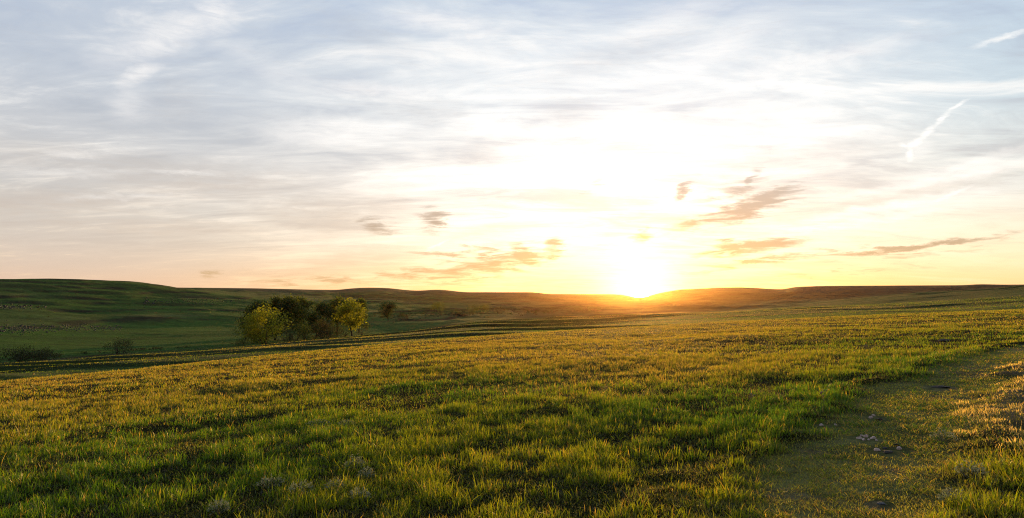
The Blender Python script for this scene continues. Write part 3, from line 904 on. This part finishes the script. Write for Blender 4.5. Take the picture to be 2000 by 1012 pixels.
def stalk(px, py, hpx, label, mat, name, cat, seed, bend=0.1, heads=3, arch=None):
    r_ = np.random.default_rng(4000 + seed)
    x, y, z = hit(px, py); d = math.hypot(x, y); H = hpx / F * d
    th = max(0.0022, 0.55 / F * d)
    o = thing(name, label, cat, (x, y, z), 0)
    V = []; Q = []
    if arch is None:
        p = np.array([0, 0, -0.02]); dv_ = np.array([r_.normal(0, bend), r_.normal(0, bend), 1.0]); fin = []
        for s in range(5):
            q = p + dv_ / np.linalg.norm(dv_) * H / 5; tube(V, Q, p, q, th * (1 - s * .1), th * (0.9 - s * .1), 5); p = q
            dv_ = dv_ + np.array([r_.normal(0, bend), r_.normal(0, bend), 0])
            if s >= 2:
                for k in range(2):
                    b = p + np.array([r_.normal(0, .25), r_.normal(0, .25), .22]) * H * 0.7
                    tube(V, Q, p, b, th * .6, th * .4, 4); fin.append(b)
        fin.append(p)
    else:
        Wd = arch / F * d; fin = []
        prev = np.array([-Wd / 2, 0, 0.0])
        for s in range(1, 9):
            u = s / 8
            q = np.array([-Wd / 2 + Wd * u, 0.06 * Wd * math.sin(u * 5), H * 4 * u * (1 - u) * (1.2 - 0.5 * u)])
            tube(V, Q, prev, q, th, th * 0.9, 5); prev = q
        fin = [prev]
    obj('stem', np_mesh('stem', np.array(V), np.array(Q), mat=mat, smooth=True), o)
    for b in (fin[-heads * 2:] if heads else []):
        hv = []; hq = []
        tube(hv, hq, b, b + np.array([0, 0, H * 0.10]), th * 1.2, th * 2.2, 6)
        tube(hv, hq, b + np.array([0, 0, H * 0.10]), b + np.array([0, 0, H * 0.16]), th * 2.2, th * 0.5, 6)
        obj('seed_head', np_mesh('seed_head', np.array(hv), np.array(hq), mat=mat, smooth=True), o)
    return o

stalk(1412, 698, 20, 'dark dead weed stalk standing in the meadow right of the sun glow', DEADW, 'weed_stalk', 'plant', 1)
stalk(1468, 786, 16, 'pale dry seed stalk catching light in mid meadow', STRAW, 'weed_stalk', 'plant', 2)
stalk(1690, 684, 8, 'tiny white seed stalk in the far right meadow', STRAW, 'weed_stalk', 'plant', 3)
stalk(1610, 790, 24, 'tallest pale dry stalk at the left edge of the track', STRAW, 'weed_stalk', 'plant', 4, 0.25)
stalk(1290, 806, 7, 'long pale straw lying arched across the grass in mid meadow', STRAW, 'dry_straw', 'straw', 5, arch=64, heads=0)
stalk(1050, 771, 9, 'short pale straw bent over in the grass below the sun', STRAW, 'dry_straw', 'straw', 6, arch=34, heads=0)
stalk(605, 925, 9, 'pale curved straw arching over the dark dip in the foreground', STRAW, 'dry_straw', 'straw', 7, arch=30, heads=0)

# ------------------------------------------------------------------ evening haze
def haze_box():
    me = bpy.data.meshes.new('haze')
    z0, z1, r = float(ZT.min()) - 3.0, float(max(ZT.max(), 20)) + 6.0, 2700.0
    v = [(-r, -r, z0), (r, -r, z0), (r, r, z0), (-r, r, z0), (-r, -r, z1), (r, -r, z1), (r, r, z1), (-r, r, z1)]
    me.from_pydata(v, [], [(0, 3, 2, 1), (4, 5, 6, 7), (0, 1, 5, 4), (1, 2, 6, 5), (2, 3, 7, 6), (3, 0, 4, 7)])
    m, t_, out = new_mat('evening_haze')
    pv = t_.new('ShaderNodeVolumePrincipled')
    pv.inputs['Color'].default_value = (0.98, 0.58, 0.28, 1)
    pv.inputs['Density'].default_value = HAZE_D
    pv.inputs['Anisotropy'].default_value = HAZE_G
    t_.link(pv.outputs[0], out.inputs['Volume'])
    me.materials.append(m)
    return tag(obj('haze', me), kind='stuff')
HAZE_D, HAZE_G = 0.000021, 0.92
haze_box()

# ------------------------------------------------------------------ world sky
SUN_X, SUN_Y = 1250.0, 577.0
sun_az, sun_t = px_dir(SUN_X, SUN_Y); sun_az = float(sun_az)
LAMP_EL = R(2.5)

w = bpy.data.worlds.new('World'); S.world = w; w.use_nodes = True
w.node_tree.nodes.clear()
t = NT(w.node_tree)
tc = t.new('ShaderNodeTexCoord')
gx, gy, gzz = t.sep(tc.outputs['Generated'])
hyp = (gx * gx + gy * gy) ** 0.5
el = gzz._m('ARCTAN2', hyp) * (180 / math.pi)
az = gx._m('ARCTAN2', gy) * (180 / math.pi)
E = el.max(0.0)
AE0 = t.xyz(az, el)

def ae(x, y):
    a, tt = px_dir(x, y)
    return math.degrees(float(a)), math.degrees(math.atan(float(tt)))

def sepc(c):
    n = t.new('ShaderNodeSeparateColor'); t.link(c, n.inputs[0]); return [Sock(t.nt, o) for o in n.outputs]
def rgb(r, g, b):
    n = t.new('ShaderNodeCombineColor')
    for i, v in enumerate((r, g, b)):
        if isinstance(v, Sock): t.link(v, n.inputs[i])
        else: n.inputs[i].default_value = v
    return Sock(t.nt, n.outputs[0])

# gentle warping so cloud edges are ragged
wn = t.noise(t.mapping(AE0, rot=(0, 0, R(-8)), scale=(0.22, 0.5, 1)), 1.0, 6, 0.65, 0.4, out=1)
wx_, wy_, _ = sepc(wn)
wn2 = t.noise(t.mapping(AE0, scale=(0.9, 2.2, 1)), 1.0, 4, 0.6, 0.0, out=1)
wx2, wy2, _ = sepc(wn2)
AE = t.xyz(az + (wx_ - 0.5) * 3.2 + (wx2 - 0.5) * 0.9, el + (wy_ - 0.5) * 1.1 + (wy2 - 0.5) * 0.55)

def blob(v, x, y, lx, ly, ang, st):
    """soft rotated ellipse of sky, centre and half-axes in photo pixels (25 px a degree)"""
    a, e = ae(x, y); k = 1 / 24.9
    mv = t.mapping(v, (a, e, 0), (0, 0, R(ang)), (lx * k, ly * k, 1), 'TEXTURE')
    n = t.new('ShaderNodeVectorMath'); n.operation = 'LENGTH'; t.link(mv, n.inputs[0])
    return Sock(t.nt, n.outputs['Value']).smooth(1.0, 0.0, 0.0, st)

# clear-sky to veil gradient, low to high
base = t.ramp(E / 40.0, [(0.0, (0.88, 0.43, 0.17)), (0.045, (0.87, 0.56, 0.30)), (0.11, (0.80, 0.68, 0.54)), (0.22, (0.64, 0.60, 0.57)),
                         (0.38, (0.57, 0.61, 0.65)), (0.60, (0.52, 0.60, 0.70)), (0.72, (0.42, 0.50, 0.66)), (1.0, (0.22, 0.27, 0.38))])
dA_ = az - math.degrees(sun_az)
# far from the sun the horizon band turns pinker and greyer
side = (dA_.abs()).smooth(18, 46)
grey = t.ramp(E / 40.0, [(0.0, (0.70, 0.49, 0.37)), (0.06, (0.60, 0.49, 0.43)), (0.15, (0.52, 0.49, 0.475)), (0.38, (0.48, 0.52, 0.59)), (0.7, (0.45, 0.53, 0.66)), (1.0, (0.22, 0.27, 0.38))])
left = (dA_ * -1.0).smooth(8, 44)
base = t.mix(left * 0.9, base, grey)
blue = t.ramp(E / 40.0, [(0.0, (0.92, 0.50, 0.19)), (0.07, (0.93, 0.74, 0.49)), (0.18, (0.66, 0.66, 0.62)), (0.35, (0.47, 0.58, 0.66)), (0.6, (0.43, 0.53, 0.68)), (1.0, (0.22, 0.27, 0.38))])
right = dA_.smooth(8, 27)
base = t.mix(right * 0.9, base, blue)

# cirrus sheets on a high plane
zc = gzz.max(0.0) + 0.12
P = t.xyz(gx / zc, gy / zc)
c1 = t.noise(t.mapping(P, rot=(0, 0, R(-24)), scale=(1.0, 2.4, 1)), 1.0, 9, 0.62, 1.0)
c2 = t.noise(t.mapping(AE0, (3, 7, 0), (0, 0, R(-4)), (0.05, 0.21, 1)), 1.0, 6, 0.55, 0.8)
c3 = t.noise(t.mapping(P, (5, 2, 0), (0, 0, R(38)), (1.8, 4.6, 1)), 1.0, 9, 0.66, 1.2)
cir = c1 * 0.45 + c2 * 0.32 + c3 * 0.33
hi = cir.smooth(0.53, 0.68)
lo = cir.smooth(0.56, 0.42)
sky = t.mix(hi * 0.75, base, t.ramp(E / 40.0, [(0.02, (0.92, 0.66, 0.40)), (0.15, (0.90, 0.80, 0.70)), (0.3, (0.86, 0.84, 0.82))]))
sky = t.mix(lo * 0.64 * E.smooth(1.0, 7.0), sky, t.ramp(E / 40.0, [(0.1, (0.46, 0.39, 0.36)), (0.3, (0.39, 0.42, 0.48)), (0.6, (0.36, 0.46, 0.64))]))

def later(v, after):
    """same vector, but evaluated after another value: keeps the shader's working memory small"""
    k = t.new('ShaderNodeVectorMath'); k.operation = 'SCALE'; k.inputs[0].default_value = (1e-6, 1e-6, 0)
    t.link(after, k.inputs['Scale'])
    k2 = t.new('ShaderNodeVectorMath'); k2.operation = 'ADD'; t.link(v, k2.inputs[0]); t.link(k.outputs[0], k2.inputs[1])
    return k2.outputs[0]
def tree_max(ks):
    while len(ks) > 1:
        ks = [ks[i].max(ks[i + 1]) if i + 1 < len(ks) else ks[i] for i in range(0, len(ks), 2)]
    return ks[0]
def blobs(specs, v, sx=1.0, sy=1.0, sk=1.0, n=12):
    """largest of many soft ellipses, worked through a dozen at a time"""
    tot_ = None
    for i in range(0, len(specs), n):
        g = tree_max([blob(v, x, y, lx * sx, ly * sy, an, st * sk) for (x, y, lx, ly, an, st) in specs[i:i + n]])
        tot_ = g if tot_ is None else tot_.max(g)
        v = later(v, tot_)
    return tot_, v

# named bright streaks: the lit edge of the big sheet at upper left, twisted contrails on the right
W1 = (0.94, 0.90, 0.87)
brightspots = [(330, 70, 190, 45, 28, .55), (270, 145, 70, 26, 30, .55), (420, 30, 60, 50, 40, .6), (470, 100, 190, 34, -16, .14), (560, 150, 150, 40, -20, .22),
               (250, 205, 50, 50, 45, .3), (140, 302, 75, 10, 0, .5), (360, 335, 110, 8, 2, .5), (150, 340, 130, 12, 4, .35), (230, 385, 130, 8, 6, .4),
               (850, 40, 170, 28, -5, .45), (930, 70, 120, 18, 10, .4), (640, 260, 180, 40, 3, .45), (740, 180, 220, 25, 0, .45),
               (1640, 110, 220, 26, 6, .4), (1400, 90, 200, 50, 20, .3), (1330, 30, 180, 40, 12, .3), (1850, 350, 240, 20, 9, .55), (1750, 400, 330, 24, 7, .45), (1900, 320, 200, 16, 10, .45), (1690, 430, 260, 14, 6, .5)]
bsum, AE1 = blobs(brightspots, AE)
tex = t.noise(t.mapping(AE0, (1, 2, 0), (0, 0, R(-12)), (0.35, 1.3, 1)), 1.0, 7, 0.65, 0.8)
bsum = bsum * tex.smooth(0.25, 0.62, 0.45, 1.15)
sky = t.mix(bsum.sat(), sky, W1)
tex2 = t.noise(t.mapping(AE0, (4, 1, 0), (0, 0, R(-13)), (0.32, 2.6, 1)), 1.0, 8, 0.62, 0.8)
AEs = t.xyz(az + (wx2 - 0.5) * 0.7, el + (wy2 - 0.5) * 0.7)
trails, _ = blobs([(1868, 208, 30, 5, 30, .85), (1838, 234, 28, 7, 46, 1.0), (1812, 260, 26, 10, 48, 1.1), (1788, 278, 30, 9, 18, 1.1), (1765, 284, 16, 6, -12, 1.0), (1777, 301, 9, 20, -8, .9), (1960, 74, 62, 8, 9, .75), (1862, 378, 50, 5, 22, .7), (852, 480, 42, 4, 28, .8), (1800, 285, 30, 24, 20, .35)], later(AEs, bsum))
trails = trails * tex2.smooth(0.30, 0.60, 0.30, 1.0)
sky = t.mix(trails.sat() * 0.95, sky, (0.93, 0.91, 0.89))

# light round the low sun: wide white veil and a warm band along the horizon
dE = el - 0.4
r1 = ((dA_ * (1 / 15.5)) ** 2.0 if False else ((dA_ + 1.5) * (1 / 17.0)) * ((dA_ + 1.5) * (1 / 17.0))) + ((el - 7.5) * (1 / 9.5)) * ((el - 7.5) * (1 / 9.5))
veil = (r1 * -0.9).exp() * (cir.smooth(0.40, 0.60, 0.60, 1.22))
r2 = ((dA_ + 5.0) * (1 / 27.0)) * ((dA_ + 5.0) * (1 / 27.0)) + ((el - 10.0) * (1 / 9.0)) * ((el - 10.0) * (1 / 9.0))
veil2 = (r2 * -1.0).exp()
core = ((dA_ * dA_ + dE * dE * 0.8) * (-1 / 9.0)).exp()
band = ((dA_.abs()) * (-1 / 11.0)).exp() * (E * (-1 / 2.6)).exp()
def scale(col, f):
    return rgb(f * col[0], f * col[1], f * col[2])
def addc(a, b):
    return t.blend(a, b, 'ADD')
sky = t.mix((band * 1.1).sat(), sky, (1.0, 0.70, 0.10))
glow = addc(scale((0.27, 0.27, 0.26), veil), scale((0.14, 0.13, 0.11), veil2 * cir.smooth(0.40, 0.6, 0.5, 1.1)))
glow = addc(glow, scale((1.2, 0.95, 0.5), core))
glow = addc(glow, scale((0.30, 0.20, 0.0), band))
tot = addc(sky, glow)

# small dark clouds, lit from behind
soft = [(420, 360, 260, 26, 2, .62), (250, 322, 250, 18, 2, .5), (640, 415, 190, 40, 4, .55), (740, 400, 80, 26, 0, .5), (120, 395, 240, 22, 3, .5), (330, 440, 280, 16, 1, .42), (60, 300, 170, 22, 2, .42), (350, 190, 60, 30, 35, .3),
        (690, 508, 150, 16, 7, .5), (560, 534, 170, 8, 2, .45), (960, 450, 170, 13, 9, .4), (1740, 385, 230, 9, 8, .4), (1090, 215, 80, 24, 0, .3), (930, 300, 90, 24, 8, .25), (830, 215, 130, 18, -6, .3), (1600, 300, 200, 18, 4, .3), (1200, 110, 200, 22, 12, .3), (700, 60, 120, 24, -18, .35)]
darks = [(1450, 410, 125, 13, 15, 1.0), (1490, 393, 75, 10, 22, .95), (1375, 433, 60, 8, 16, .95), (1435, 374, 62, 11, 20, .7), (1468, 352, 30, 7, 50, .75),
         (1334, 375, 36, 7, 44, .85), (1262, 455, 27, 8, 15, .8), (1465, 483, 95, 10, 9, 1.0), (1395, 494, 50, 7, 9, .6), (1490, 510, 125, 6, 8, .85), (1590, 494, 100, 5, 6, .6),
         (1800, 478, 160, 4, 6, 1.0), (1690, 492, 70, 4, 5, .7), (1800, 497, 150, 4, 4, .55), (1420, 470, 20, 6, 15, .7), (1660, 530, 160, 4, 4, .4),
         (850, 428, 32, 17, 12, .85), (735, 441, 44, 12, -15, .75), (945, 518, 150, 19, 10, .85), (1022, 500, 40, 14, -22, 1.0), (1078, 486, 34, 11, 42, .95), (900, 530, 90, 10, 13, .8),
         (868, 495, 65, 4, -2, .7), (945, 488, 65, 4, -4, .65), (640, 547, 170, 6, 1, .6), (800, 537, 150, 7, 5, .65), (417, 534, 16, 5, 0, .7), (1160, 362, 40, 6, 30, .3)]
ssum, AE2 = blobs(soft, AE1, 1.35, 1.9, 1.0)
ssum = ssum * tex2.smooth(0.30, 0.62, 0.55, 1.1)
scol = t.ramp(E / 20.0, [(0.0, (0.68, 0.44, 0.25)), (0.25, (0.60, 0.48, 0.40)), (0.5, (0.50, 0.46, 0.44)), (1.0, (0.46, 0.50, 0.57))])
tot = t.mix(ssum.sat(), tot, scol)
dsum, _ = blobs(darks, AE2, 1.5, 2.6, 1.1)
dsum = (dsum * 1.25 - tex2.smooth(0.34, 0.64, 0.72, -0.12)).smooth(-0.05, 1.08, 0.0, 1.0)
dcol = t.ramp(E / 12.0, [(0.0, (0.62, 0.39, 0.20)), (0.22, (0.47, 0.34, 0.22)), (0.5, (0.40, 0.32, 0.27)), (0.8, (0.44, 0.41, 0.40))])
tot = t.mix(dsum, tot, dcol)
back = (dA_.abs()).smooth(55, 120, 1.0, 0.22)
tot = t.blend(tot, rgb(back, back, back), 'MULTIPLY')
# the sun's own disc, just over the skyline
sd = t.new('ShaderNodeVectorMath'); sd.operation = 'DOT_PRODUCT'
t.link(tc.outputs['Generated'], sd.inputs[0])
se = math.atan(float(sun_t))
sd.inputs[1].default_value = (math.sin(sun_az) * math.cos(se), math.cos(sun_az) * math.cos(se), math.sin(se))
disc = Sock(t.nt, sd.outputs['Value']).smooth(math.cos(R(0.75)), math.cos(R(0.45)))
tot = addc(tot, scale((14.0, 11.0, 6.0), disc))

bg1 = t.new('ShaderNodeBackground'); t.link(tot, bg1.inputs[0]); bg1.inputs[1].default_value = 0.97
st = t.new('ShaderNodeTexSky'); st.sky_type = 'NISHITA'; st.sun_disc = False
st.sun_elevation = LAMP_EL; st.sun_rotation = sun_az; st.altitude = 300
bg2 = t.new('ShaderNodeBackground'); t.link(st.outputs[0], bg2.inputs[0]); bg2.inputs[1].default_value = 0.02
ad = t.new('ShaderNodeAddShader'); t.link(bg1.outputs[0], ad.inputs[0]); t.link(bg2.outputs[0], ad.inputs[1])
wo = t.new('ShaderNodeOutputWorld'); t.link(ad.outputs[0], wo.inputs[0])

# ------------------------------------------------------------------ sun lamp
sl = bpy.data.lights.new('sun', 'SUN'); sl.energy = 5.0; sl.angle = R(0.6); sl.color = (1.0, 0.57, 0.15)
so = bpy.data.objects.new('sun', sl); link(so)
dv = Vector((math.sin(sun_az) * math.cos(LAMP_EL), math.cos(sun_az) * math.cos(LAMP_EL), math.sin(LAMP_EL)))
so.rotation_euler = dv.to_track_quat('Z', 'Y').to_euler()
so.location = dv * 100

# ------------------------------------------------------------------ render settings
S.render.engine = 'CYCLES'
S.cycles.use_denoising = True
S.cycles.denoiser = 'OPENIMAGEDENOISE'
S.cycles.denoising_input_passes = 'RGB_ALBEDO_NORMAL'
S.cycles.denoising_prefilter = 'NONE'
S.cycles.filter_width = 1.1
S.cycles.max_bounces = 6
S.cycles.transmission_bounces = 4
S.cycles.volume_bounces = 0
S.cycles.sample_clamp_indirect = 4.0
S.view_settings.view_transform = 'Standard'
S.view_settings.look = 'None'
S.view_settings.exposure = 0.15
S.view_settings.gamma = 1.0
